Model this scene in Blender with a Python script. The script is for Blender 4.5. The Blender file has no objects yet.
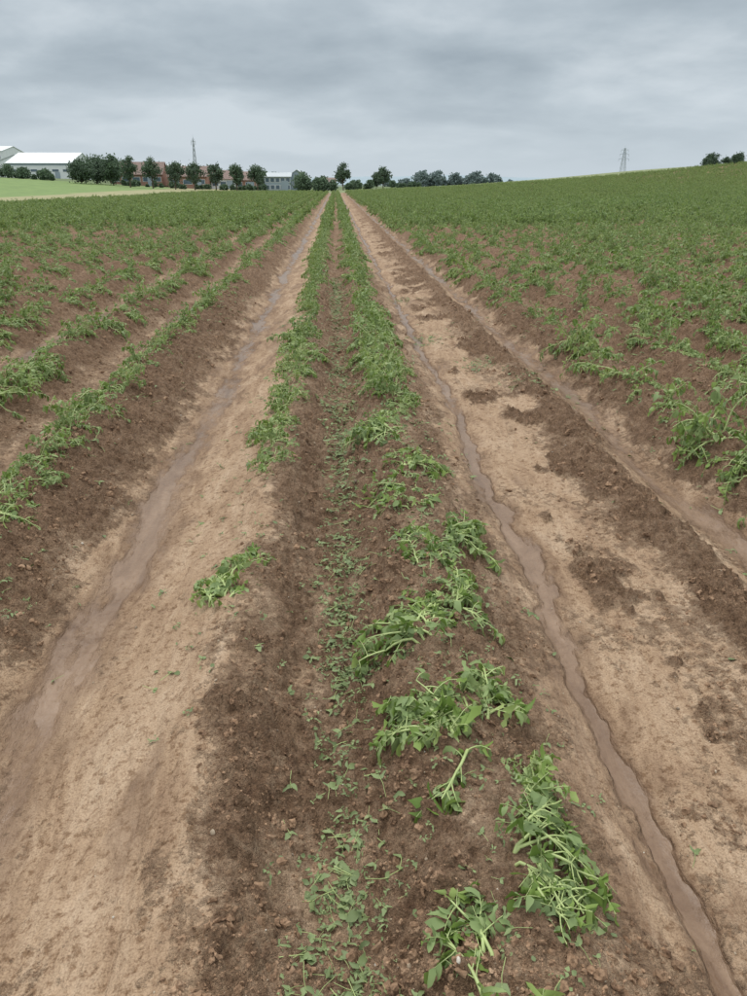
import bpy, math, random
import numpy as np
from mathutils import Vector, Matrix
rng=np.random.default_rng(7); random.seed(7)
scene=bpy.context.scene
scene.view_settings.view_transform='Standard'; scene.view_settings.look='None'; scene.view_settings.exposure=0

# ---------------------------------------------------------------- noise
def _h(ix,iy,s):
    n=(ix.astype(np.int64)*374761393+iy.astype(np.int64)*668265263+s*1442695041)&0xFFFFFFFF
    n=((n^(n>>13))*1274126177)&0xFFFFFFFF
    n=n^(n>>16)
    return (n&0xFFFFFF)/float(0xFFFFFF)
def vn(x,y,s=0):
    x0=np.floor(x);y0=np.floor(y);fx=x-x0;fy=y-y0
    fx=fx*fx*fx*(fx*(fx*6-15)+10);fy=fy*fy*fy*(fy*(fy*6-15)+10)
    a=_h(x0,y0,s);b=_h(x0+1,y0,s);c=_h(x0,y0+1,s);d=_h(x0+1,y0+1,s)
    return (a*(1-fx)+b*fx)*(1-fy)+(c*(1-fx)+d*fx)*fy
def fbm(x,y,o=4,s=0,g=.5):
    r=0;a=1;t=0
    for i in range(o):
        c,sn=math.cos(i*.7+.3),math.sin(i*.7+.3)
        r=r+a*vn((x*c-y*sn)*2**i+i*17.3,(x*sn+y*c)*2**i+i*5.1,s+i);t+=a;a*=g
    return r/t
def sm(t):
    t=np.clip(t,0,1);return t*t*(3-2*t)

# ---------------------------------------------------------------- terrain functions
FL=-25.0; FE=152.0
def macro(X,Y):
    s=np.clip(Y/150,0,1)*(1-sm((Y-170)/220))
    Xp=np.clip(X,0,75)
    g=.028*Xp+.00052*Xp**2+.03*(np.clip(X,75,300)-75)
    z=s*g
    z=z+sm((-X-22)/90)*sm((Y-60)/160)*3.6*(1-sm((Y-700)/500))
    z=z+(fbm(X/60,Y/60,2,3)-.5)*1.2*sm((Y-160)/200)
    return z
CP=[(-4.20,.20),(-4.08,.18),(-3.9,.04),(-3.8,.0),(-3.66,.04),(-3.5,.2),(-3.38,.18),(-3.15,.02),(-2.9,.0),(-2.75,.03),(-2.55,.19),(-2.42,.19),(-2.22,.06),(-2.0,0),(-1.82,.04),(-1.64,.2),(-1.5,.21),(-1.37,.15),(-1.14,.03),(-1.05,-.01),(-.95,-.03),(-.85,-.02),(-.7,.02),(-.5,.08),(-.42,.12),(-.34,.14),(-.25,.12),(-.13,.035),(-.04,0),(.04,.0),(.12,.05),(.22,.13),(.34,.16),(.46,.135),(.6,.065),(.74,.014),(.79,-.016),(.83,-.028),(.88,-.008),(.95,.01),(1.2,.025),(1.36,.04),(1.5,.09),(1.6,.06),(1.7,0),(1.78,-.02),(1.86,0),(2.0,.11),(2.12,.2),(2.22,.2),(2.35,.1),(2.48,.02),(2.55,.02),(2.68,.08),(2.82,.19),(2.92,.2)]
cpx=np.array([c[0] for c in CP]);cpz=np.array([c[1] for c in CP])
fx_=np.arange(-4.2,2.92,.01);fz_=np.interp(fx_,cpx,cpz)
k=np.hanning(11);k/=k.sum();fz_=np.convolve(np.pad(fz_,5,mode='edge'),k,'valid')
def wob(X,Y): return (vn(Y*.55,X*.4,11)-.5)*.07+(vn(Y*2.1,X*.7,12)-.5)*.045
def ridge(X,Y):
    Xw=X+wob(X,Y)
    z=np.interp(Xw,fx_,fz_)
    per=lambda c:.015+.185*(.5+.5*np.cos(2*np.pi*(Xw-c)/.75))
    z=np.where(Xw<-4.2,per(-4.2),z);z=np.where(Xw>2.92,per(2.9),z)
    return z
SP=[(-4.2,.1),(-3.95,.2),(-3.8,.75),(-3.65,.2),(-3.3,.05),(-3.1,.7),(-2.85,.8),(-2.7,.1),(-2.3,.1),(-2.15,.5),(-1.95,.8),(-1.8,.15),(-1.35,.14),(-1.2,.34),(-1.08,.9),(-.5,1.1),(-.42,.88),(-.33,.62),(-.24,.40),(-.12,.30),(-.05,.45),(.05,.45),(.1,.27),(.22,.3),(.36,.46),(.5,.46),(.62,.52),(.74,.8),(.9,1.),(1.1,.9),(1.36,.66),(1.45,.25),(1.58,.25),(1.68,.85),(1.9,.85),(1.98,.18),(2.3,.12),(2.48,.5),(2.6,.4),(2.7,.1)]
WP=[(-4,0),(-3.85,.5),(-3.75,.5),(-3.6,0),(-3.15,0),(-3.05,.6),(-2.9,.6),(-2.8,0),(-2.1,0),(-2.03,.5),(-1.95,.5),(-1.85,0),(-1.15,0),(-1.05,.45),(-.985,.85),(-.935,.85),(-.88,.5),(-.78,.2),(-.68,0),(-.06,0),(0,.3),(.06,0),(.70,0),(.775,.4),(.806,1),(.842,1),(.87,.4),(.95,0),(1.66,0),(1.73,.5),(1.78,.8),(1.81,.8),(1.87,.4),(1.94,0),(2.46,0),(2.52,.5),(2.58,0)]
sx=np.array([c[0] for c in SP]);sz=np.array([c[1] for c in SP])
wx=np.array([c[0] for c in WP]);wz=np.array([c[1] for c in WP])
def masks(X,Y):
    w0=wob(X,Y)
    Xw=X+w0+(fbm(X*7,Y*5,4,23,.6)-.5)*.26
    s=np.interp(Xw,sx,sz)
    ph=(Xw-2.9)/.75;ph=np.abs(ph-np.round(ph))*2
    s=np.where(Xw>2.7,.08+sm((ph-.72)/.25)*.4,s)
    ph2=(Xw+4.2)/.75;ph2=np.abs(ph2-np.round(ph2))*2
    s=np.where(Xw<-4.2,.08+sm((ph2-.72)/.25)*.5,s)
    Xc=X+w0+(vn(Y*1.3,Y*0+4,21)-.5)*.06+(vn(Y*4.3,Y*0+4,22)-.5)*.03+(fbm(X*11,Y*5,4,24,.6)-.5)*.12
    w=np.interp(Xc,wx,wz)
    s=s+(fbm(X*6,Y*3.2,5,31,.65)-.5)*.9
    patch=sm((fbm(X*3.6,Y*2.2,5,41,.65)-.49)/.16)*sm((X-.93)/.12)*sm((1.65-X)/.1)
    s=s-patch*.75
    w=w*(.35+1.15*fbm(X*1.5,Y*1.3,4,51))
    st=fbm(X*2.6,Y*.8,4,53,.6)
    w=np.maximum(w,sm((st-.53)/.14)*.42*sm((s-.5)/.3))
    return np.clip(s,0,1),np.clip(w,0,1)
def height(X,Y,full=False):
    X=np.asarray(X,float);Y=np.asarray(Y,float)
    inf=sm((X-FL)/1.0)*sm((FE+1-Y)/1.0)*sm((120-X)/5)
    r=ridge(X,Y)
    farx=sm((np.abs(X)-34)/6)
    r=r*(1-farx)+.1*farx
    s,w=masks(X,Y)
    soil=(1-sm((s-.15)/.65))
    near=1-sm((Y-25)/30)
    rough=(fbm(X*8,Y*8,3,61)-.5)*.065*soil
    lumps=np.clip(fbm(X*26,Y*26,3,71,.75)-.40,0,1)*.09*soil*near
    fine=(fbm(X*60,Y*60,2,81)-.5)*.022*soil*near
    sand=((fbm(X*5,Y*2.2,4,91)-.5)*.034+(fbm(X*34,Y*18,3,95)-.5)*.013*near)*(1-soil)*(1-w*.9)
    rl=1-np.abs(fbm(X*9+.6*vn(X*3,Y*3,98),Y*1.6,3,97)-.5)*9
    sand=sand-np.clip(rl,0,1)*.010*(1-soil)*(1-w)
    z=(r+rough+lumps+fine+sand-.008*sm((w-.25)/.45))*inf+macro(X,Y)
    if full:return z,s,w,inf
    return z

# ---------------------------------------------------------------- helpers: materials
def nmat(name):
    m=bpy.data.materials.new(name);m.use_nodes=True
    nt=m.node_tree;nt.nodes.clear()
    o=nt.nodes.new('ShaderNodeOutputMaterial');b=nt.nodes.new('ShaderNodeBsdfPrincipled')
    nt.links.new(b.outputs[0],o.inputs[0])
    return m,nt,b,o
def N(nt,t,**kw):
    n=nt.nodes.new(t)
    for k_,v in kw.items():setattr(n,k_,v)
    return n
def noise(nt,vec,scale,detail=4,rough=.55,dist=0):
    n=N(nt,'ShaderNodeTexNoise');n.inputs['Scale'].default_value=scale;n.inputs['Detail'].default_value=detail
    n.inputs['Roughness'].default_value=rough;n.inputs['Distortion'].default_value=dist
    if vec:nt.links.new(vec,n.inputs['Vector'])
    return n.outputs[0]
def ramp(nt,f,stops):
    r=N(nt,'ShaderNodeValToRGB');nt.links.new(f,r.inputs[0])
    e=r.color_ramp.elements
    while len(e)<len(stops):e.new(.5)
    for i,(p,c) in enumerate(stops):e[i].position=p;e[i].color=(c[0],c[1],c[2],1)
    return r.outputs[0]
def math_(nt,op,a,b=None,c=None,clamp=False):
    m=N(nt,'ShaderNodeMath',operation=op);m.use_clamp=clamp
    for i,v in enumerate((a,b,c)):
        if v is None:continue
        if isinstance(v,(int,float)):m.inputs[i].default_value=v
        else:nt.links.new(v,m.inputs[i])
    return m.outputs[0]
def mix(nt,f,a,b,blend='MIX'):
    m=N(nt,'ShaderNodeMix',data_type='RGBA',blend_type=blend)
    for s,v in ((m.inputs[0],f),(m.inputs[6],a),(m.inputs[7],b)):
        if isinstance(v,(int,float)):s.default_value=v
        elif isinstance(v,tuple):s.default_value=(*v,1)
        else:nt.links.new(v,s)
    return m.outputs[2]
def attr(nt,name,out=2):
    a=N(nt,'ShaderNodeAttribute');a.attribute_name=name;return a.outputs[out]
def simple(name,col,rough=.7,var=.15,scale=3,metal=0):
    m,nt,b,o=nmat(name)
    g=N(nt,'ShaderNodeNewGeometry')
    f=noise(nt,g.outputs[0],scale,3)
    c=ramp(nt,f,[(.3,tuple(x*(1-var) for x in col)),(.7,tuple(min(1,x*(1+var)) for x in col))])
    nt.links.new(c,b.inputs['Base Color']);b.inputs['Roughness'].default_value=rough;b.inputs['Metallic'].default_value=metal
    return m

def soilcolor(nt,pos):
    a=noise(nt,pos,17,6,.76)
    c=ramp(nt,a,[(.3,(.135,.074,.043)),(.48,(.27,.165,.100)),(.56,(.335,.212,.134)),(.7,(.44,.30,.20))])
    b=noise(nt,pos,120,3,.7)
    v=ramp(nt,b,[(.33,(.54,.51,.48)),(.5,(.96,.96,.96)),(.68,(1.22,1.21,1.2))])
    c=mix(nt,1.0,c,v,'MULTIPLY')
    l=noise(nt,pos,1.3,2)
    v2=ramp(nt,l,[(.3,(.84,.81,.79)),(.7,(1.08,1.08,1.08))])
    return mix(nt,1.0,c,v2,'MULTIPLY')
mG,nt,b,o=nmat('field_soil')
geo=N(nt,'ShaderNodeNewGeometry');pos=geo.outputs[0]
soil=soilcolor(nt,pos)
st=N(nt,'ShaderNodeMapping');st.inputs['Scale'].default_value=(1,.3,1);nt.links.new(pos,st.inputs[0])
sn=noise(nt,st.outputs[0],7,6,.68,.8)
sand=ramp(nt,sn,[(.3,(.25,.155,.097)),(.46,(.38,.255,.165)),(.6,(.455,.32,.218)),(.75,(.52,.385,.275))])
sp=noise(nt,pos,180,2,.6)
spc=ramp(nt,sp,[(.32,(.70,.67,.64)),(.5,(1,1,1)),(.72,(1.14,1.14,1.14))])
sand=mix(nt,1.0,sand,spc,'MULTIPLY')
sp2=noise(nt,pos,34,4,.76)
spc2=ramp(nt,sp2,[(.36,(.55,.48,.42)),(.49,(1,1,1))])
sand=mix(nt,1.0,sand,spc2,'MULTIPLY')
sA=attr(nt,'sand');wA=attr(nt,'wet')
n12=noise(nt,pos,24,5,.8)
sf=math_(nt,'MULTIPLY_ADD',math_(nt,'SUBTRACT',n12,.5),1.9,sA)
sf=math_(nt,'MULTIPLY_ADD',math_(nt,'SUBTRACT',sf,.5),2.0,.5,clamp=True)
col=mix(nt,sf,soil,sand)
wn=noise(nt,st.outputs[0],16,5,.65)
wf=math_(nt,'MULTIPLY_ADD',math_(nt,'SUBTRACT',wn,.5),1.2,wA)
damp=math_(nt,'MULTIPLY_ADD',math_(nt,'SUBTRACT',wf,.38),1.9,.5,clamp=True)
wf=math_(nt,'MULTIPLY_ADD',math_(nt,'SUBTRACT',wf,.62),3.6,.5,clamp=True)
wetc=ramp(nt,sn,[(.3,(.125,.070,.042)),(.5,(.185,.112,.070)),(.7,(.26,.165,.108))])
col=mix(nt,math_(nt,'MULTIPLY',damp,.87),col,wetc)
landA=attr(nt,'land');lc=attr(nt,'landcol',0)
ln=ramp(nt,noise(nt,pos,.35,5,.7),[(.3,(.75,.78,.75)),(.7,(1.2,1.15,1.1))])
lc=mix(nt,1.0,lc,ln,'MULTIPLY')
col=mix(nt,landA,col,lc)
nt.links.new(col,b.inputs['Base Color'])
r=math_(nt,'MULTIPLY_ADD',wf,-.64,.93);r=math_(nt,'MAXIMUM',r,math_(nt,'MULTIPLY',landA,.9))
nt.links.new(r,b.inputs['Roughness'])
b.inputs['Specular IOR Level'].default_value=.32
h1=noise(nt,pos,62,4,.75);h2=noise(nt,st.outputs[0],60,3,.6)
amp=math_(nt,'MULTIPLY_ADD',sf,-.75,1.0)
hh=math_(nt,'ADD',math_(nt,'MULTIPLY',h1,math_(nt,'MULTIPLY',amp,3.3)),math_(nt,'MULTIPLY',h2,math_(nt,'MULTIPLY',sf,.7)))
amp=math_(nt,'SUBTRACT',1.0,math_(nt,'MULTIPLY',wf,.8))
amp=math_(nt,'MULTIPLY',amp,math_(nt,'SUBTRACT',1.0,landA))
bp=N(nt,'ShaderNodeBump');bp.inputs['Strength'].default_value=1.0;bp.inputs['Distance'].default_value=.012
nt.links.new(math_(nt,'MULTIPLY',hh,amp),bp.inputs['Height']);nt.links.new(bp.outputs[0],b.inputs['Normal'])

mClod,nt,b,o=nmat('soil_clod')
geo=N(nt,'ShaderNodeNewGeometry');c=soilcolor(nt,geo.outputs[0])
oi=N(nt,'ShaderNodeObjectInfo')
c=mix(nt,1.0,c,ramp(nt,oi.outputs['Random'],[(0,(.75,.74,.73)),(1,(1.15,1.16,1.17))]),'MULTIPLY')
nt.links.new(c,b.inputs['Base Color']);b.inputs['Roughness'].default_value=.95
mStone,nt,b,o=nmat('flint_stone')
oi=N(nt,'ShaderNodeObjectInfo')
c=ramp(nt,oi.outputs['Random'],[(0,(.16,.12,.09)),(.4,(.34,.25,.17)),(.8,(.45,.36,.27)),(1,(.6,.56,.5))])
nt.links.new(c,b.inputs['Base Color']);b.inputs['Roughness'].default_value=.6

def leafmat(name,stops,transl=.3,under=(.36,.43,.25)):
    m,nt,b,o=nmat(name)
    t=attr(nt,'tint');oi=N(nt,'ShaderNodeObjectInfo')
    f=math_(nt,'MULTIPLY_ADD',oi.outputs['Random'],.25,math_(nt,'MULTIPLY',t,.75))
    c=ramp(nt,f,stops)
    g=N(nt,'ShaderNodeNewGeometry')
    if under:
        c2=mix(nt,.4,c,under)
        c=mix(nt,g.outputs['Backfacing'],c,c2)
    nt.links.new(c,b.inputs['Base Color']);b.inputs['Roughness'].default_value=.5
    b.inputs['Specular IOR Level'].default_value=.3
    tr=N(nt,'ShaderNodeBsdfTranslucent');nt.links.new(c,tr.inputs[0])
    ms=N(nt,'ShaderNodeMixShader');ms.inputs[0].default_value=transl
    nt.links.new(b.outputs[0],ms.inputs[1]);nt.links.new(tr.outputs[0],ms.inputs[2]);nt.links.new(ms.outputs[0],o.inputs[0])
    return m
mLeaf=leafmat('potato_leaf',[(0,(.075,.125,.026)),(.3,(.15,.235,.048)),(.65,(.245,.345,.085)),(.88,(.37,.45,.155)),(1,(.40,.39,.18))],.30)
mLit=leafmat('torn_potato_leaf',[(0,(.085,.12,.035)),(.5,(.17,.23,.075)),(.82,(.27,.34,.13)),(.93,(.33,.33,.15)),(1,(.26,.20,.11))],.15,(.26,.31,.17))
mStem=simple('potato_stem',(.38,.45,.18),.45,.2,40)

# ---------------------------------------------------------------- mesh builder
class MB:
    def __init__(s):s.v=[];s.f=[];s.m=[];s.t=[]
    def add(s,vs,fs,mi=0,t=.5):
        o=len(s.v);s.v.extend([tuple(p) for p in vs]);s.t.extend([t]*len(vs))
        for f in fs:s.f.append([i+o for i in f]);s.m.append(mi)
    def tube(s,pts,rad,n=5,mi=0,t=.5):
        vs=[];fs=[]
        for i,p in enumerate(pts):
            p=Vector(p);d=(Vector(pts[min(i+1,len(pts)-1)])-Vector(pts[max(i-1,0)]))
            if d.length<1e-9:d=Vector((0,0,1))
            d.normalize();a=d.orthogonal().normalized() if abs(d.z)>.95 else d.cross(Vector((0,0,1))).normalized()
            bb=d.cross(a)
            for j in range(n):
                an=2*math.pi*j/n;vs.append(p+(a*math.cos(an)+bb*math.sin(an))*rad[i])
        for i in range(len(pts)-1):
            for j in range(n):
                fs.append((i*n+j,i*n+(j+1)%n,(i+1)*n+(j+1)%n,(i+1)*n+j))
        s.add(vs,fs,mi,t)
    def box(s,x0,x1,y0,y1,z0,z1,mi=0):
        s.add([(x0,y0,z0),(x1,y0,z0),(x1,y1,z0),(x0,y1,z0),(x0,y0,z1),(x1,y0,z1),(x1,y1,z1),(x0,y1,z1)],
              [(0,3,2,1),(4,5,6,7),(0,1,5,4),(1,2,6,5),(2,3,7,6),(3,0,4,7)],mi)
    def mesh(s,name,mats,smooth=False):
        me=bpy.data.meshes.new(name);me.from_pydata(s.v,[],s.f)
        for m in mats:me.materials.append(m)
        me.polygons.foreach_set('material_index',s.m)
        if smooth:me.polygons.foreach_set('use_smooth',[True]*len(s.f))
        a=me.attributes.new('tint','FLOAT','POINT');a.data.foreach_set('value',s.t)
        me.update();return me
def obj(name,me,parent=None,coll=None,loc=None,rotz=0):
    ob=bpy.data.objects.new(name,me);(coll or scene.collection).objects.link(ob)
    if parent:ob.parent=parent
    if loc is not None:ob.location=loc
    ob.rotation_euler=(0,0,rotz)
    return ob

# ---------------------------------------------------------------- ground mesh
def geo_axis(start,stop,step,ratio):
    v=[start];st=step
    while v[-1]<stop:
        v.append(v[-1]+st);st*=ratio
    return v
xs=list(np.arange(-1.0,1.1,.0065));xs+=geo_axis(xs[-1],2.3,.0068,1.003)[1:]
xr=geo_axis(xs[-1],12,.0115,1.009)[1:];xs2=xs+xr
xr=geo_axis(xs2[-1],40,.09,1.0005)[1:];xs2+=xr
xs2+=geo_axis(xs2[-1],6000,.6,1.08)[1:]
xl=geo_axis(1.0,8,.0068,1.0095)[1:];xl+=geo_axis(xl[-1],27,.09,1.0005)[1:];xl+=geo_axis(xl[-1],6000,.6,1.08)[1:]
XS=np.array([-a for a in reversed(xl)]+xs2)
ys=list(np.arange(-3,.7,.06));ys+=list(np.arange(.7,1.2,.0065))
dy=.0065;y=ys[-1]
while y<FE+3:
    dy=max(.0065,y*.0056);y+=dy;ys.append(y)
ys+=geo_axis(ys[-1],9000,1.2,1.08)[1:]
YS=np.array(ys)
nx,ny=len(XS),len(YS);print('grid',nx,ny,nx*ny)
GX,GY=np.meshgrid(XS,YS)
X=GX.ravel();Y=GY.ravel()
Z,S,W,INF=height(X,Y,True)
co=np.stack([X,Y,Z],1).astype(np.float32)
me=bpy.data.meshes.new('ground')
nv_=nx*ny;nf=(nx-1)*(ny-1)
me.vertices.add(nv_);me.vertices.foreach_set('co',co.ravel())
I=np.arange(nv_).reshape(ny,nx)
F=np.stack([I[:-1,:-1],I[:-1,1:],I[1:,1:],I[1:,:-1]],-1).reshape(-1)
me.loops.add(nf*4);me.loops.foreach_set('vertex_index',F.astype(np.int32))
me.polygons.add(nf);me.polygons.foreach_set('loop_start',np.arange(0,nf*4,4,dtype=np.int32))
me.polygons.foreach_set('use_smooth',np.ones(nf,bool))
for nme,arr in (('sand',S),('wet',W),('land',1-INF)):
    a=me.attributes.new(nme,'FLOAT','POINT');a.data.foreach_set('value',arr.astype(np.float32))
LC=np.zeros((nv_,4),np.float32);LC[:,3]=1
def setc(mask,c):LC[mask,:3]=c
setc(np.ones(nv_,bool),(.13,.17,.075))
edge=FL-14-Y*.02
setc((X<FL+1)&(X>edge),(.32,.30,.17))
setc((X<=edge)&(Y<230),(.18,.255,.09))
setc((X>FL)&(Y>FE)&(Y<230),(.21,.24,.12))
setc((Y>600),(.17,.21,.18))
a=me.attributes.new('landcol','FLOAT_COLOR','POINT');a.data.foreach_set('color',LC.ravel())
me.materials.append(mG);me.update(calc_edges=True)
obj('ground',me)

# ---------------------------------------------------------------- scatter by geometry nodes
def scatter(name,P,R,Sc,idx,coll):
    n=len(P);me=bpy.data.meshes.new(name);me.vertices.add(n)
    me.vertices.foreach_set('co',np.asarray(P,np.float32).ravel())
    a=me.attributes.new('rot','FLOAT_VECTOR','POINT');a.data.foreach_set('vector',np.asarray(R,np.float32).ravel())
    a=me.attributes.new('scl','FLOAT_VECTOR','POINT');a.data.foreach_set('vector',np.asarray(Sc,np.float32).ravel())
    a=me.attributes.new('idx','INT','POINT');a.data.foreach_set('value',np.asarray(idx,np.int32))
    ob=obj(name,me)
    ng=bpy.data.node_groups.new(name+'_nodes','GeometryNodeTree')
    ng.interface.new_socket('Geometry',in_out='INPUT',socket_type='NodeSocketGeometry')
    ng.interface.new_socket('Geometry',in_out='OUTPUT',socket_type='NodeSocketGeometry')
    gi=ng.nodes.new('NodeGroupInput');go=ng.nodes.new('NodeGroupOutput')
    ip=ng.nodes.new('GeometryNodeInstanceOnPoints');ci=ng.nodes.new('GeometryNodeCollectionInfo')
    ci.inputs[0].default_value=coll;ci.inputs['Separate Children'].default_value=True;ci.inputs['Reset Children'].default_value=True
    ip.inputs['Pick Instance'].default_value=True
    def na(nm,t):
        q=ng.nodes.new('GeometryNodeInputNamedAttribute');q.data_type=t;q.inputs[0].default_value=nm;return q.outputs[0]
    L=ng.links.new
    L(gi.outputs[0],ip.inputs['Points']);L(ci.outputs[0],ip.inputs['Instance'])
    L(na('idx','INT'),ip.inputs['Instance Index'])
    er=ng.nodes.new('FunctionNodeEulerToRotation');L(na('rot','FLOAT_VECTOR'),er.inputs[0]);L(er.outputs[0],ip.inputs['Rotation'])
    L(na('scl','FLOAT_VECTOR'),ip.inputs['Scale']);L(ip.outputs[0],go.inputs[0])
    md=ob.modifiers.new('scatter','NODES');md.node_group=ng
    return ob

# ---------------------------------------------------------------- potato plant
def leaflet(mb,p,d,n,L,W,t,fold=.25,curl=.4,simple_=False):
    d=d.normalized();s=d.cross(n)
    if s.length<1e-5:s=d.orthogonal()
    s.normalize();n=s.cross(d).normalized()
    if simple_:
        mid=p+d*L*.5
        mb.add([p,mid+s*W*.5+n*W*fold,p+d*L*.95-n*L*curl*.5,mid-s*W*.5+n*W*fold],[(0,1,2),(0,2,3)],0,t);return
    st=[(0,.12),(.22,.85),(.5,1.),(.78,.62),(1,0)]
    vs=[]
    tw=random.uniform(-1.3,1.3)
    torn=random.choice([0,0,1,2,3])      # hail-torn: one half partly missing
    for i,(q,w) in enumerate(st):
        c=p+d*(L*q*(1-.12*curl*q))-n*(L*curl*.55*q*q)
        s2=(s*math.cos(tw*q)+n*math.sin(tw*q))
        h=n*W*.5*w*fold*random.uniform(.3,1.7)
        wa=w*random.uniform(.65,1.25);wb=w*random.uniform(.65,1.25)
        if torn==1 and i>=2:wa*=random.uniform(.05,.5)
        if torn==2 and i in(1,2):wb*=random.uniform(.1,.4)
        if torn==3 and i==2:wa*=.2;wb*=.35
        vs+= [c+s2*W*.5*wa+h,c,c-s2*W*.5*wb+h] if q<1 else [c]
    fs=[]
    for i in range(3):
        a=i*3;fs+=[(a,a+1,a+4,a+3),(a+1,a+2,a+5,a+4)]
    fs+=[(9,10,12),(10,11,12)]
    mb.add(vs,fs,0,t)
def ground_min(p):return .006-.62*max(abs(p.x)-.08,0)
def cleaf(mb,p,d,L,detail,size,wilt):
    d=d.normalized();pts=[p.copy()];cur=p.copy();dd=d.copy();ns=5
    for i in range(ns):
        dd=(dd+Vector((random.uniform(-.15,.15),random.uniform(-.15,.15),-.28*wilt*random.uniform(.3,1.7)))).normalized()
        cur=cur+dd*L/ns
        g=ground_min(cur)
        if cur.z<g:cur.z=g;dd.z=max(dd.z,0)*.3
        pts.append(cur.copy())
    if detail>=2:mb.tube(pts,[.0019]*3+[.0013]*3,3,1)
    elif detail==1:mb.tube([pts[0],pts[2],pts[5]],[.0022]*3,3,1)
    base=random.random()
    up=Vector((random.uniform(-.6,.6),random.uniform(-.6,.6),1)).normalized()
    if random.random()<.22:up=-up
    js=[2,3,4] if detail>=1 else [3]
    for j in js:
        for sgn in(-1,1):
            if detail>=1 and random.random()<.15:continue
            ax=(pts[min(j+1,ns)]-pts[j-1]).normalized();sd=ax.cross(up).normalized()*sgn
            dr=(sd+ax*.5+Vector((0,0,-wilt*random.uniform(0,1.1)))+Vector([random.uniform(-.45,.45) for _ in range(3)]))
            n=(up+Vector([random.uniform(-.7,.7) for _ in range(3)])).normalized()
            l=size*random.uniform(.5,1.05)*(.72+.12*j)
            leaflet(mb,pts[j],dr,n,l,l*random.uniform(.42,.70),min(1,max(0,base*.6+random.uniform(0,.4))),random.uniform(-.3,.9),random.uniform(0,1.2),detail<1)
    l=size*random.uniform(.8,1.2)
    leaflet(mb,pts[-1],(pts[-1]-pts[-2])+Vector((0,0,-.4*wilt)),up,l,l*.58,base,random.uniform(0,.7),random.uniform(0,1.1),detail<1)
def plant(seed,detail=2,nst=7,length=.3,head=None,size=.045,erect=.35,nleaf=6,spread=3.14,wilt=1.):
    random.seed(seed);mb=MB()
    if head is None:head=random.uniform(0,6.28)
    for s in range(nst):
        az=head+random.uniform(-spread,spread)
        el=random.uniform(.1,.9)
        up_=random.random()<erect
        if up_:el=random.uniform(.9,1.4)
        d=Vector((math.cos(az)*math.cos(el)*.75,math.sin(az)*math.cos(el),math.sin(el)))
        L=length*random.uniform(.6,1.15)*(.8 if up_ else 1);cur=Vector((random.uniform(-.04,.04),random.uniform(-.07,.07),-.02));pts=[cur.copy()];ns=7
        kink=random.randint(2,5)
        for i in range(ns):
            dz=random.uniform(.03,.22) if up_ else random.uniform(.1,.4)*wilt
            if i==kink and not up_ and random.random()<.55:dz+=.9
            d=(d+Vector((random.uniform(-.18,.18),random.uniform(-.18,.18),-dz))).normalized()
            cur=cur+d*L/ns;g=ground_min(cur)
            if cur.z<g:cur.z=g;d.z=abs(d.z)*.15
            pts.append(cur.copy())
        if detail>=1:mb.tube(pts,[.0048,.0046,.0042,.0038,.0034,.003,.0025,.002],5 if detail>=2 else 3,1)
        else:mb.tube([pts[0],pts[4],pts[7]],[.006,.005,.004],3,1)
        for k_ in range(nleaf):
            q=.2+.8*(k_+random.random()*.6)/nleaf;i=min(ns,max(1,int(q*ns+.5)))
            a=random.uniform(0,6.28)
            ld=Vector((math.cos(a),math.sin(a),random.uniform(-.1,.8)))+ (pts[i]-pts[i-1]).normalized()*.9
            cleaf(mb,pts[i],ld,random.uniform(.06,.13)*length/.3,detail,size*random.uniform(.7,1.15),wilt*(.5 if up_ else 1.1))
    return mb
def pool(name,specs):
    c=bpy.data.collections.new(name)
    for i,kw in enumerate(specs):
        me=plant(**kw).mesh('potato_plant_mesh',[mLeaf,mStem],True)
        obj('potato_plant_variant_%02d'%i,me,coll=c)
    return c
hi=pool('potato_plants_close',[dict(seed=100+i,detail=2,nst=9,length=.28,nleaf=7,size=.042,erect=.35) for i in range(9)])
mid=pool('potato_plants_mid',[dict(seed=200+i,detail=1,nst=8,length=.29,nleaf=6,size=.050,erect=.42) for i in range(6)])
far=pool('potato_plants_distant',[dict(seed=300+i,detail=0,nst=7,length=.34,nleaf=6,size=.090,erect=.55,wilt=.9) for i in range(6)])

rows=[-3.44,-2.48,-1.57,-.37,.35,2.17,2.9]
x=2.9
while x<110:x+=.75;rows.append(x)
x=-3.44
while x>FL+.8:x-=.75;rows.append(x)
PA=[[],[],[]]
rng=np.random.default_rng(5)
for rx in rows:
    start={-.37:2.85,.35:3.95}.get(rx,None)
    y0=max(.5,abs(rx)/.62-4) if start is None else start
    y=y0+rng.uniform(0,.2)
    while y<FE-.3:
        sp=.25 if y<60 else (.40 if y<100 else .6)
        y+=sp*rng.uniform(.75,1.25)
        gapp=.06 if abs(rx)<2.6 and y<14 else (.12 if rx<-1 else .08)
        if rng.random()<gapp:
            y+=.15;continue
        xj=rx+rng.normal(0,.03)
        if abs(rx)>1.2:
            q=fbm(np.array([xj*.35]),np.array([y*.16]),3,77)[0]
            if q<.45 and rng.random()<(.4 if rx<0 else .42):continue
        lod=0 if math.hypot(xj,y)<8 else (1 if math.hypot(xj,y)<28 else 2)
        PA[lod].append((xj,y))
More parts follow.
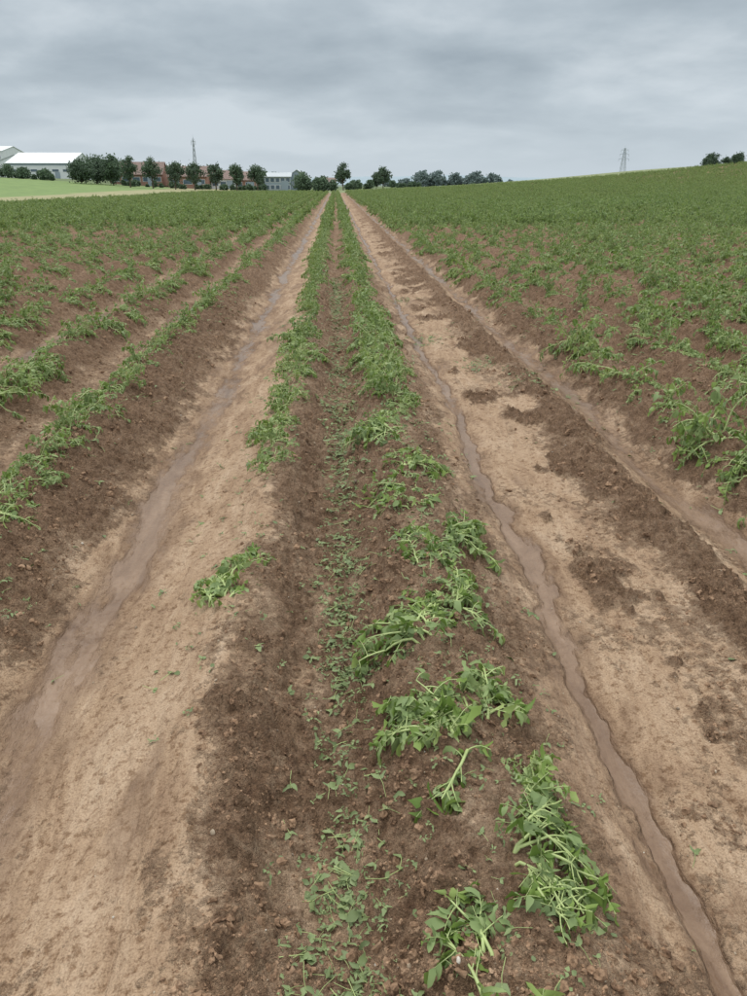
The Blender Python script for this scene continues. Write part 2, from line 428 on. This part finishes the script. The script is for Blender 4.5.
for lod,(coll,nm) in enumerate(((hi,'potato_plant_rows'),(mid,'potato_crop_rows_midfield'),(far,'potato_crop_rows_distant'))):
    A=np.array(PA[lod]);n=len(A);print(nm,n)
    wv=-wob(A[:,0],A[:,1])
    A[:,0]+=wv
    farx=sm((np.abs(A[:,0])-34)/6);z=ridge(A[:,0],A[:,1])*(1-farx)+.1*farx+macro(A[:,0],A[:,1])
    P=np.column_stack([A,z+.005])
    R=np.column_stack([rng.normal(0,.06,n),rng.normal(0,.12,n),rng.integers(0,2,n)*np.pi+rng.normal(0,.25,n)])
    s=rng.uniform(.65,1.15,n)
    s=s*(.75+.5*fbm(A[:,0]*.5,A[:,1]*.25,2,78))
    s=s*np.where(A[:,1]>100,1.15,1.)
    wx_=np.where(A[:,0]>1.5,.98,np.where(A[:,0]<-1,.95,.95))
    zz_=np.where(A[:,0]>1.5,1.25,1.1)
    scatter(nm,P,R,np.column_stack([s*wx_,s*1.1,s*zz_]),rng.integers(0,9 if lod==0 else 6,n),coll)
# individually standing nearest plants  (x, y, scale, heading, stems, length, erect)
near=[(.27,.95,1.,.6,7,.19,.5),(.39,1.29,1.,-.3,9,.22,.15),(.47,1.42,.95,.4,5,.20,.9),(.30,1.63,1.15,2.9,10,.22,.2),(.38,1.72,1.1,.8,5,.19,.9),
      (.29,2.15,1.1,2.6,8,.22,.15),(.38,2.36,1.05,.4,8,.23,.2),(.33,2.62,.95,1.5,7,.22,.2),(.44,2.93,1.05,.2,8,.22,.4),(.35,2.85,.8,2.6,5,.22,.2),(.37,3.5,1.1,3.,9,.25,.2),(.36,3.8,1.1,1.,9,.26,.2),(.34,3.22,.9,2.,7,.23,.2),
      (-.46,2.5,1.,2.6,7,.17,.3),(-.42,2.7,.9,1.6,7,.2,.3)]
for i,(px,py,sc,hd,ns,ln,er) in enumerate(near):
    me=plant(900+i,2,ns,ln,hd,.043,er,8,1.25).mesh('potato_plant',[mLeaf,mStem],True)
    z=float(ridge(np.array([px]),np.array([py]))[0])
    ob=obj('potato_plant',me,loc=(px,py,z+.004));ob.scale=(sc,sc,sc)

# ---------------------------------------------------------------- torn leaf litter
lit=bpy.data.collections.new('torn_leaf_pieces')
for i in range(9):
    random.seed(40+i);mb=MB()
    leaflet(mb,Vector((0,0,.003)),Vector((1,random.uniform(-.3,.3),.05)),Vector((0,.1,1)),.034,random.uniform(.012,.026),random.random(),random.uniform(.0,.5),random.uniform(.0,.4))
    if i%3==1:
        leaflet(mb,Vector((0,0,.004)),Vector((.2,1,.1)),Vector((0,.1,1)),.03,.016,random.random(),.4,.3)
        mb.tube([(-.04,-.03,.003),(-.01,-.01,.006),(.01,.01,.005)],[.0012]*3,3,1)
    if i%3==2:
        for _ in range(5):leaflet(mb,Vector((random.uniform(-.025,.025),random.uniform(-.025,.025),.004)),Vector((random.uniform(-1,1),random.uniform(-1,1),.1)),Vector((random.uniform(-.6,.6),.1,1)),random.uniform(.01,.022),.011,random.random(),.4,.5)
    obj('leaf_piece_%d'%i,mb.mesh('leaf_piece',[mLit,mStem],True),coll=lit)
pp=[]
rng=np.random.default_rng(9)
while len(pp)<2500:
    y=.85+rng.random()**1.3*13
    x=rng.normal(0.,.065)
    if vn(np.array([y*2.3]),np.array([1.5]),88)[0]*1.1<rng.random():continue
    pp.append((x,y))
cl=[(.0,1.28,.035),(.03,1.0,.04),(-.02,.93,.04),(-.02,1.75,.05),(.05,2.1,.05),(0,2.5,.05),(.0,2.9,.05),(.02,3.6,.06)]
for cx,cy,cs in cl:
    for _ in range(30):pp.append((cx+rng.normal(0,cs*.7),cy+rng.normal(0,cs)))
for _ in range(1000):
    y=.9+rng.random()*7;pp.append((.36+rng.normal(0,.14),y))
for _ in range(320):
    y=2.+rng.random()*8;pp.append((-.42+rng.normal(0,.12),y))
for _ in range(70):pp.append((rng.uniform(-1,1.8),rng.uniform(1,9)))
for rx in (-1.57,2.17,2.9):
    for _ in range(450):
        y=1.5+rng.random()*10;pp.append((rx+rng.normal(0,.19),y))
for cx,cy in((1.3,6.7),(1.55,6.0),(.95,8.1),(-1.35,2.6),(.9,11),(.62,14)):
    for _ in range(60):pp.append((cx+rng.normal(0,.1),cy+rng.normal(0,.16)))
A=np.array(pp);n=len(A);z=height(A[:,0],A[:,1])
s=rng.uniform(.25,1.1,n)*np.where(A[:,1]>4,1.2,1)
scatter('torn_leaf_litter',np.column_stack([A,z+.003]),np.column_stack([rng.normal(0,.25,n),rng.normal(0,.25,n),rng.uniform(0,6.28,n)]),np.column_stack([s,s,s]),rng.integers(0,9,n),lit)

# ---------------------------------------------------------------- clods, stones
def rock(seed,sub,mat,am):
    import bmesh
    r=np.random.default_rng(seed);bm=bmesh.new();bmesh.ops.create_icosphere(bm,subdivisions=sub,radius=1)
    ax=Vector(r.uniform(.6,1.15,3))
    for v in bm.verts:
        p=np.array(v.co)
        k_=1+am*(math.sin(p[0]*3+seed)*math.cos(p[1]*4+seed*2)+.6*math.sin(p[2]*7+seed*3)*math.cos(p[0]*6))+r.normal(0,am*.55)
        v.co=Vector((p[0]*ax.x,p[1]*ax.y,p[2]*ax.z*.7))*k_
    me=bpy.data.meshes.new('rock');bm.to_mesh(me);bm.free();me.materials.append(mat);return me
cc=bpy.data.collections.new('soil_clods');sc_=bpy.data.collections.new('flint_stones')
for i in range(6):obj('soil_clod_%d'%i,rock(i,2,mClod,.28),coll=cc)
for i in range(5):obj('flint_stone_%d'%i,rock(20+i,2,mStone,.08),coll=sc_)
n=170000
y=.75+rng.random(n)**2.0*10;x=rng.uniform(-1,1,n)*(.8+y*.62)+.08
s_,w_=masks(x,y)
keep=(rng.random(n)<np.clip(1.1-s_*1.25,.0,1))&(w_<.35)&(rng.random(n)<sm((fbm(x*6,y*6,2,55)-.3)/.3))
x=x[keep];y=y[keep];n=len(x)
r=np.minimum(.013,.0020*np.exp(rng.exponential(.48,n)))*(1+y*.09)
z=height(x,y)
print('clods',n)
scatter('soil_clods',np.column_stack([x,y,z]),rng.uniform(0,6.28,(n,3)),np.column_stack([r,r,r]),rng.integers(0,6,n),cc)
n=1500
y=.75+rng.random(n)**1.4*9;x=rng.uniform(-1,1,n)*(.8+y*.6)
s_,w_=masks(x,y);kk=(s_<.75)|(rng.random(n)<.25);x=x[kk];y=y[kk];n=len(x)
r=np.minimum(.010,.0022*np.exp(rng.exponential(.45,n)));z=height(x,y)
scatter('field_stones',np.column_stack([x,y,z+r*.1]),rng.uniform(0,6.28,(n,3)),np.column_stack([r,r,r]),rng.integers(0,5,n),sc_)

# ---------------------------------------------------------------- trees
mBark=simple('bark',(.12,.09,.065),.9,.3,8)
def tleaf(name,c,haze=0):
    hz=(.34,.42,.46)  # pale blue-grey blended into the leaf colours to paint in distance haze
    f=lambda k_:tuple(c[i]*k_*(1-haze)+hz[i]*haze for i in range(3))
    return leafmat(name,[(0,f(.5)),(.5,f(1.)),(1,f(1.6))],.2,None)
mTree=tleaf('tree_leaves',(.075,.12,.045),.15);mTreeF=tleaf('haze_tinted_tree_leaves',(.06,.09,.045),.5)
def ground_z(x,y):return float(macro(np.array([float(x)]),np.array([float(y)]))[0])
def tree_mesh(seed,h,w,trunk=.25,ncl=44,nl=44,ls=.42,mat=None):
    random.seed(seed);mb=MB()
    base=h*trunk
    tp=[(0,0,-.3),(random.uniform(-.1,.1),random.uniform(-.1,.1),base),(random.uniform(-.3,.3),0,h*.6),(0,0,h*.85)]
    mb.tube(tp,[h*.03,h*.022,h*.012,h*.004],7,1)
    for c in range(ncl):
        while True:
            p=Vector((random.uniform(-1,1),random.uniform(-1,1),random.uniform(-1,1)))
            if .15<p.length<1:break
        k_=1-.2*max(p.z,0)
        cz=base+(h-base)*(.5+.46*p.z);cp=Vector((p.x*w*.46*k_,p.y*w*.46*k_,cz))
        st=Vector((0,0,max(base*.8,cz-h*.22)));m_=(st+cp)*.5+Vector((0,0,-.1*h*random.random()*.5))
        mb.tube([st,m_,cp],[h*.008,h*.005,h*.002],3,1)
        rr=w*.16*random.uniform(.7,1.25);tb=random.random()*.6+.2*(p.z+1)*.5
        for l in range(nl):
            q=Vector((random.gauss(0,.5),random.gauss(0,.5),random.gauss(0,.42)))*rr
            d=Vector([random.gauss(0,1) for _ in range(3)]);nn=Vector([random.gauss(0,1) for _ in range(3)])
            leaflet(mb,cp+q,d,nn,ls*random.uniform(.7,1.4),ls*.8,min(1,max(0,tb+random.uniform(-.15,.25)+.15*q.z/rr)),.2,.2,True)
    return mb.mesh('tree',[mat or mTree,mBark])
def at(u,Y):return (u-335)/813*Y
def tree(u,Y,h,w,seed,name='field_maple_tree',**k):
    x=at(u,Y);return obj(name,tree_mesh(seed,h,w,**k),loc=(x,Y,ground_z(x,Y)))
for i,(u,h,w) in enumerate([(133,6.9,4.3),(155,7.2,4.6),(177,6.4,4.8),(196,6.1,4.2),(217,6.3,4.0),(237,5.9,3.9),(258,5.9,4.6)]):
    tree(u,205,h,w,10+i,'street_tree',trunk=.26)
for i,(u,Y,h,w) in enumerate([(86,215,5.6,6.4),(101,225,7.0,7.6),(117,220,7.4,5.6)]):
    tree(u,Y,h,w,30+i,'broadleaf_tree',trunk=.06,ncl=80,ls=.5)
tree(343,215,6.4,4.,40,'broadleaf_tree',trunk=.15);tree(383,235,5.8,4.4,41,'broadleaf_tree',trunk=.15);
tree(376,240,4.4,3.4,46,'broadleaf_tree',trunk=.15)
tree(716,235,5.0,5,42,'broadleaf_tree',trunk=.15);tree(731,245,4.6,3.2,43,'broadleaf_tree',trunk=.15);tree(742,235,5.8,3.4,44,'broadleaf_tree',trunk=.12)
def mass(name,segs,seed,mat,ls):
    random.seed(seed);mb=MB()
    for (u0,u1,Y,hmin,hmax,nc) in segs:
        for c in range(nc):
            u=random.uniform(u0,u1);yy=Y*random.uniform(.97,1.03);x=at(u,yy);g=ground_z(x,yy)
            h=random.uniform(hmin,hmax)*(.75+.25*math.sin(u*.35+seed));w=h*.5
            mb.tube([(x,yy,g-.4),(x,yy,g+h*.6)],[h*.03,h*.012],4,1)
            for l in range(280):
                q=Vector((random.gauss(0,.42)*w,random.gauss(0,.42)*w,0));zz=g+h*(.08+.88*random.random()**.8)
                k_=1.1-abs((zz-g)/h-.5)*1.2
                dd=Vector([random.gauss(0,1) for _ in range(3)]);nn=Vector([random.gauss(0,1) for _ in range(3)])
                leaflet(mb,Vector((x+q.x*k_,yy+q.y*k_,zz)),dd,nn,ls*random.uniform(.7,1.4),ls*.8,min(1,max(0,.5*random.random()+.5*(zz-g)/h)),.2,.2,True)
    obj(name,mb.mesh(name,[mat,mBark]))
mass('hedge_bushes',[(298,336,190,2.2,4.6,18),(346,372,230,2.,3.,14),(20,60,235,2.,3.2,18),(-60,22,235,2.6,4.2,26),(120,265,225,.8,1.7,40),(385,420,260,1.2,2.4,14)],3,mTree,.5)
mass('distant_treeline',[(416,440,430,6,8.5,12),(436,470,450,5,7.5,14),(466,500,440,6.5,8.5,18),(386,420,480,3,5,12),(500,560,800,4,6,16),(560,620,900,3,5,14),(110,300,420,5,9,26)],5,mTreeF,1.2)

# ---------------------------------------------------------------- distant hills
mHill=simple('haze_tinted_hills',(.30,.37,.42),1.,.08,.01)  # aerial haze is put into the hills' bluish-grey base colour
mb=MB();vs=[];fs=[];nn=160
for i in range(nn+1):
    xx=-2200+i*(4600/nn);hgt=float(fbm(np.array([xx/500.]),np.array([2.2]),4,9)[0])*34+5+10*math.exp(-((xx+900)/500)**2)
    for j,(yy,k_) in enumerate(((1900,0),(2300,.55),(2700,1.),(3400,0))):vs.append((xx,yy,-1+hgt*k_ if k_ else -3))
for i in range(nn):
    for j in range(3):
        a=i*4+j;fs.append((a,a+4,a+5,a+1))
mb.add(vs,fs);obj('distant_hills',mb.mesh('distant_hills',[mHill],True))

# ---------------------------------------------------------------- buildings
mWhite=simple('white_cladding',(.72,.74,.76),.5,.05,.5);mRoofG=simple('grey_roof',(.46,.49,.52),.5,.08,.5)
mBrick,nt,b,o=nmat('red_brick')
g=N(nt,'ShaderNodeNewGeometry');br=N(nt,'ShaderNodeTexBrick');mp=N(nt,'ShaderNodeMapping');mp.inputs['Rotation'].default_value=(math.pi/2,0,0)
nt.links.new(g.outputs[0],mp.inputs[0]);nt.links.new(mp.outputs[0],br.inputs['Vector'])
br.inputs['Color1'].default_value=(.27,.12,.09,1);br.inputs['Color2'].default_value=(.33,.16,.11,1);br.inputs['Mortar'].default_value=(.35,.3,.26,1);br.inputs['Scale'].default_value=2
nt.links.new(br.outputs[0],b.inputs['Base Color']);b.inputs['Roughness'].default_value=.85
mTile=simple('roof_tiles',(.22,.15,.13),.8,.15,2);mGlass=simple('window_glass',(.10,.14,.18),.12,.1,1);mFrame=simple('window_frame',(.7,.7,.7),.5,.05,1)
mSteel=simple('galvanised_steel',(.38,.41,.44),.5,.1,1);mBlue=simple('blue_grey_cladding',(.30,.36,.42),.5,.06,1)
def part(par,name,mb,mats):return obj(name,mb.mesh(name,mats),parent=par)
def building(name,x,Y,w,dep,hw,hr,wall,roof,rot=0,ridge_x=True,nwin=5,wh=1.1,rows_=1,door=True,band=None,z=None):
    e=bpy.data.objects.new(name,None);scene.collection.objects.link(e);e.location=(x,Y,(ground_z(x,Y) if z is None else z)-.2);e.rotation_euler=(0,0,rot)
    m=MB();hx,hy=w/2,dep/2
    if ridge_x:
        m.add([(-hx,-hy,0),(hx,-hy,0),(hx,hy,0),(-hx,hy,0),(-hx,-hy,hw),(hx,-hy,hw),(hx,hy,hw),(-hx,hy,hw),(-hx,0,hw+hr),(hx,0,hw+hr)],
              [(0,1,5,4),(2,3,7,6),(1,2,6,9,5),(3,0,4,8,7)])
        part(e,'walls',m,[wall]);r_=MB();t=.12;ov=.4
        dzo=hr*ov/hy
        for sg in(-1,1):
            r_.add([(-hx-.3,sg*(hy+ov),hw-dzo+.03),(hx+.3,sg*(hy+ov),hw-dzo+.03),(hx+.3,0,hw+hr+.03),(-hx-.3,0,hw+hr+.03),
                    (-hx-.3,sg*(hy+ov),hw-dzo+t+.03),(hx+.3,sg*(hy+ov),hw-dzo+t+.03),(hx+.3,0,hw+hr+t+.03),(-hx-.3,0,hw+hr+t+.03)],
                   [(0,1,2,3),(4,5,6,7),(0,1,5,4),(1,2,6,5),(3,0,4,7)])
        part(e,'roof',r_,[roof])
    else:
        m.add([(-hx,-hy,0),(hx,-hy,0),(hx,hy,0),(-hx,hy,0),(-hx,-hy,hw),(hx,-hy,hw),(hx,hy,hw),(-hx,hy,hw),(0,-hy,hw+hr),(0,hy,hw+hr)],
              [(0,1,5,8,4),(2,3,7,9,6),(1,2,6,5),(3,0,4,7)])
        part(e,'walls',m,[wall]);r_=MB();t=.12;ov=.4;dzo=hr*ov/hx
        for sg in(-1,1):
            r_.add([(sg*(hx+ov),-hy-.3,hw-dzo+.03),(sg*(hx+ov),hy+.3,hw-dzo+.03),(0,hy+.3,hw+hr+.03),(0,-hy-.3,hw+hr+.03),
                    (sg*(hx+ov),-hy-.3,hw-dzo+t+.03),(sg*(hx+ov),hy+.3,hw-dzo+t+.03),(0,hy+.3,hw+hr+t+.03),(0,-hy-.3,hw+hr+t+.03)],
                   [(0,1,2,3),(4,5,6,7),(0,1,5,4),(1,2,6,5),(3,0,4,7)])
        part(e,'roof',r_,[roof])
    wn_=MB();fr=MB()
    for rr in range(rows_):
        for i in range(nwin):
            cx=-hx+w*(i+.5)/nwin;cz=hw*(rr+.55)/rows_;ww=min(1.2,w/nwin*.35)
            fr.box(cx-ww-.1,cx+ww+.1,-hy-.05,-hy-.003,cz-wh/2-.1,cz+wh/2+.1)
            wn_.box(cx-ww,cx+ww,-hy-.08,-hy-.052,cz-wh/2,cz+wh/2)
    part(e,'window_frames',fr,[mFrame]);part(e,'windows',wn_,[mGlass])
    if door:
        d=MB();d.box(hx*.55-.9,hx*.55+.9,-hy-.12,-hy-.082,0,min(2.6,hw*.8));part(e,'door',d,[mBlue])
    if band:
        q=MB();q.box(-hx-.02,hx+.02,-hy-.045,-hy-.002,hw*.86,hw*.98);part(e,'eaves_band',q,[band])
    return e
building('white_warehouse',at(60,330),330,24,30,5.6,4.0,mWhite,mWhite,nwin=6,wh=.8,band=mBlue)
building('white_warehouse',at(36,350),350,16,24,6.4,2.8,mWhite,mRoofG,ridge_x=False,nwin=4,wh=.8)
building('industrial_hall',at(0,420),420,26,30,12,2.6,mWhite,mWhite,nwin=6,rows_=2,wh=1.,z=4.5)
building('brick_farmhouse',at(143,245),245,15,9,3.2,3.2,mBrick,mTile,nwin=5)
building('brick_farmhouse',at(192,240),240,11,9,3.4,2.6,mBrick,mTile,nwin=3)
building('brick_barn',at(168,255),255,12,9,3.6,2.6,mBrick,mRoofG,nwin=4)
building('brick_farmhouse',at(246,250),250,7,8,2.8,2.2,mBrick,mTile,nwin=2)
building('white_house',at(226,245),245,7,8,3.0,2.2,mWhite,mTile,nwin=3)
building('office_building',at(279,228),228,7,9,3.6,1.0,mBlue,mRoofG,nwin=5,rows_=2,wh=1.0)
building('glass_fronted_hall',at(298,232),232,7,9,3.2,2.2,mBlue,mWhite,ridge_x=False,nwin=3,wh=1.8)
building('farm_shed',at(327,240),240,5,6,2.4,1.0,mWhite,mTile,nwin=2,wh=.7)

# ---------------------------------------------------------------- lattice masts
def lattice(name,x,Y,h,bw,arms,z=None,r=.12):
    mb=MB();g=ground_z(x,Y) if z is None else z
    nb=9;lv=[(h*(1-(1-i/nb)**1.15),bw*(1-.86*(i/nb))) for i in range(nb+1)]
    cs=[(-1,-1),(1,-1),(1,1),(-1,1)]
    for i in range(nb):
        (z0,w0),(z1,w1)=lv[i],lv[i+1]
        for k_ in range(4):
            a=cs[k_];c=cs[(k_+1)%4]
            A0=(a[0]*w0/2,a[1]*w0/2,z0);A1=(a[0]*w1/2,a[1]*w1/2,z1);B0=(c[0]*w0/2,c[1]*w0/2,z0);B1=(c[0]*w1/2,c[1]*w1/2,z1)
            mb.tube([A0,A1],[r,r],4);mb.tube([A0,B1],[r*.6]*2,3);mb.tube([B0,A1],[r*.6]*2,3);mb.tube([A1,B1],[r*.6]*2,3)
    for (fz,al) in arms:
        zz=h*fz
        for sg in(-1,1):
            for yy in(-.3,.3):mb.tube([(0,yy,zz),(sg*al,0,zz+.1)],[r*.8]*2,3)
            mb.tube([(0,0,zz+1.2),(sg*al,0,zz+.1)],[r*.6]*2,3);mb.tube([(sg*al,0,zz),(sg*al,0,zz-1.2)],[.09]*2,4)
    mb.tube([(0,0,h),(0,0,h+1.5)],[r*.6,r*.3],4)
    obj(name,mb.mesh(name,[mSteel]),loc=(x,Y,g))
lattice('radio_mast',at(198,300),300,15.5,1.6,[(.96,.7)],r=.09)
lattice('electricity_pylon',at(625,500),500,22,4.2,[(.72,3.2),(.84,2.8),(.95,2.2)],z=0,r=.10)

# ---------------------------------------------------------------- world + sun
w=bpy.data.worlds.new('World');scene.world=w;w.use_nodes=True;nt=w.node_tree;nt.nodes.clear()
out=N(nt,'ShaderNodeOutputWorld');bg=N(nt,'ShaderNodeBackground');nt.links.new(bg.outputs[0],out.inputs[0])
sky=N(nt,'ShaderNodeTexSky');sky.sky_type='NISHITA';sky.sun_disc=False
SE,SR=math.radians(58),math.radians(-35)
sky.sun_elevation=SE;sky.sun_rotation=SR
tc=N(nt,'ShaderNodeTexCoord');sx_=N(nt,'ShaderNodeSeparateXYZ');nt.links.new(tc.outputs['Generated'],sx_.inputs[0])
z=sx_.outputs[2];zz=math_(nt,'ADD',math_(nt,'MAXIMUM',z,0.),.20)
cx=N(nt,'ShaderNodeCombineXYZ');nt.links.new(math_(nt,'DIVIDE',sx_.outputs[0],zz),cx.inputs[0]);nt.links.new(math_(nt,'DIVIDE',sx_.outputs[1],zz),cx.inputs[1])
cx.inputs[2].default_value=3.7
n1=noise(nt,cx.outputs[0],2.0,5,.52,.15)
n2=noise(nt,cx.outputs[0],.8,2,.5)
nm_=math_(nt,'MULTIPLY_ADD',n1,.5,math_(nt,'MULTIPLY',n2,.5))
cloud=ramp(nt,nm_,[(.39,(.355,.42,.475)),(.5,(.47,.54,.595)),(.61,(.64,.705,.755))])
hor=ramp(nt,z,[(0,(.95,.95,.95)),(.05,(.55,.55,.55)),(.13,(0,0,0))])
cloud=mix(nt,hor,cloud,(.60,.68,.745))
zen=N(nt,'ShaderNodeMapRange');zen.interpolation_type='SMOOTHSTEP';nt.links.new(z,zen.inputs[0])
zen.inputs[1].default_value=.22;zen.inputs[2].default_value=.75;zen.inputs[3].default_value=1.;zen.inputs[4].default_value=2.9
vm=N(nt,'ShaderNodeVectorMath',operation='SCALE');nt.links.new(cloud,vm.inputs[0]);nt.links.new(zen.outputs[0],vm.inputs['Scale'])
neu=mix(nt,math_(nt,'MULTIPLY_ADD',z,1.6,-.3,clamp=True),(1.,1.,1.),(1.1,1.0,.88))
vmc=mix(nt,1.0,vm.outputs[0],neu,'MULTIPLY')
vs_=N(nt,'ShaderNodeVectorMath',operation='SCALE');nt.links.new(sky.outputs[0],vs_.inputs[0]);vs_.inputs['Scale'].default_value=.08
fin=mix(nt,.05,vmc,vs_.outputs[0]);nt.links.new(fin,bg.inputs[0]);bg.inputs[1].default_value=1.
sl=bpy.data.lights.new('sun','SUN');sl.energy=1.2;sl.angle=math.radians(25);sl.color=(1,.97,.93)
so=bpy.data.objects.new('sun',sl);scene.collection.objects.link(so)
dv=Vector((math.sin(SR)*math.cos(SE),math.cos(SR)*math.cos(SE),math.sin(SE)))
so.rotation_euler=dv.to_track_quat('Z','Y').to_euler()

# ---------------------------------------------------------------- camera
cam=bpy.data.cameras.new('camera');cam.sensor_fit='VERTICAL';cam.sensor_height=24;cam.lens=24*750/996
cam.clip_start=.05;cam.clip_end=20000
cb=bpy.data.objects.new('camera',cam);scene.collection.objects.link(cb)
cb.location=(0,0,1.55);cb.rotation_euler=(math.radians(90-22.7),0,math.radians(-2.7));scene.camera=cb
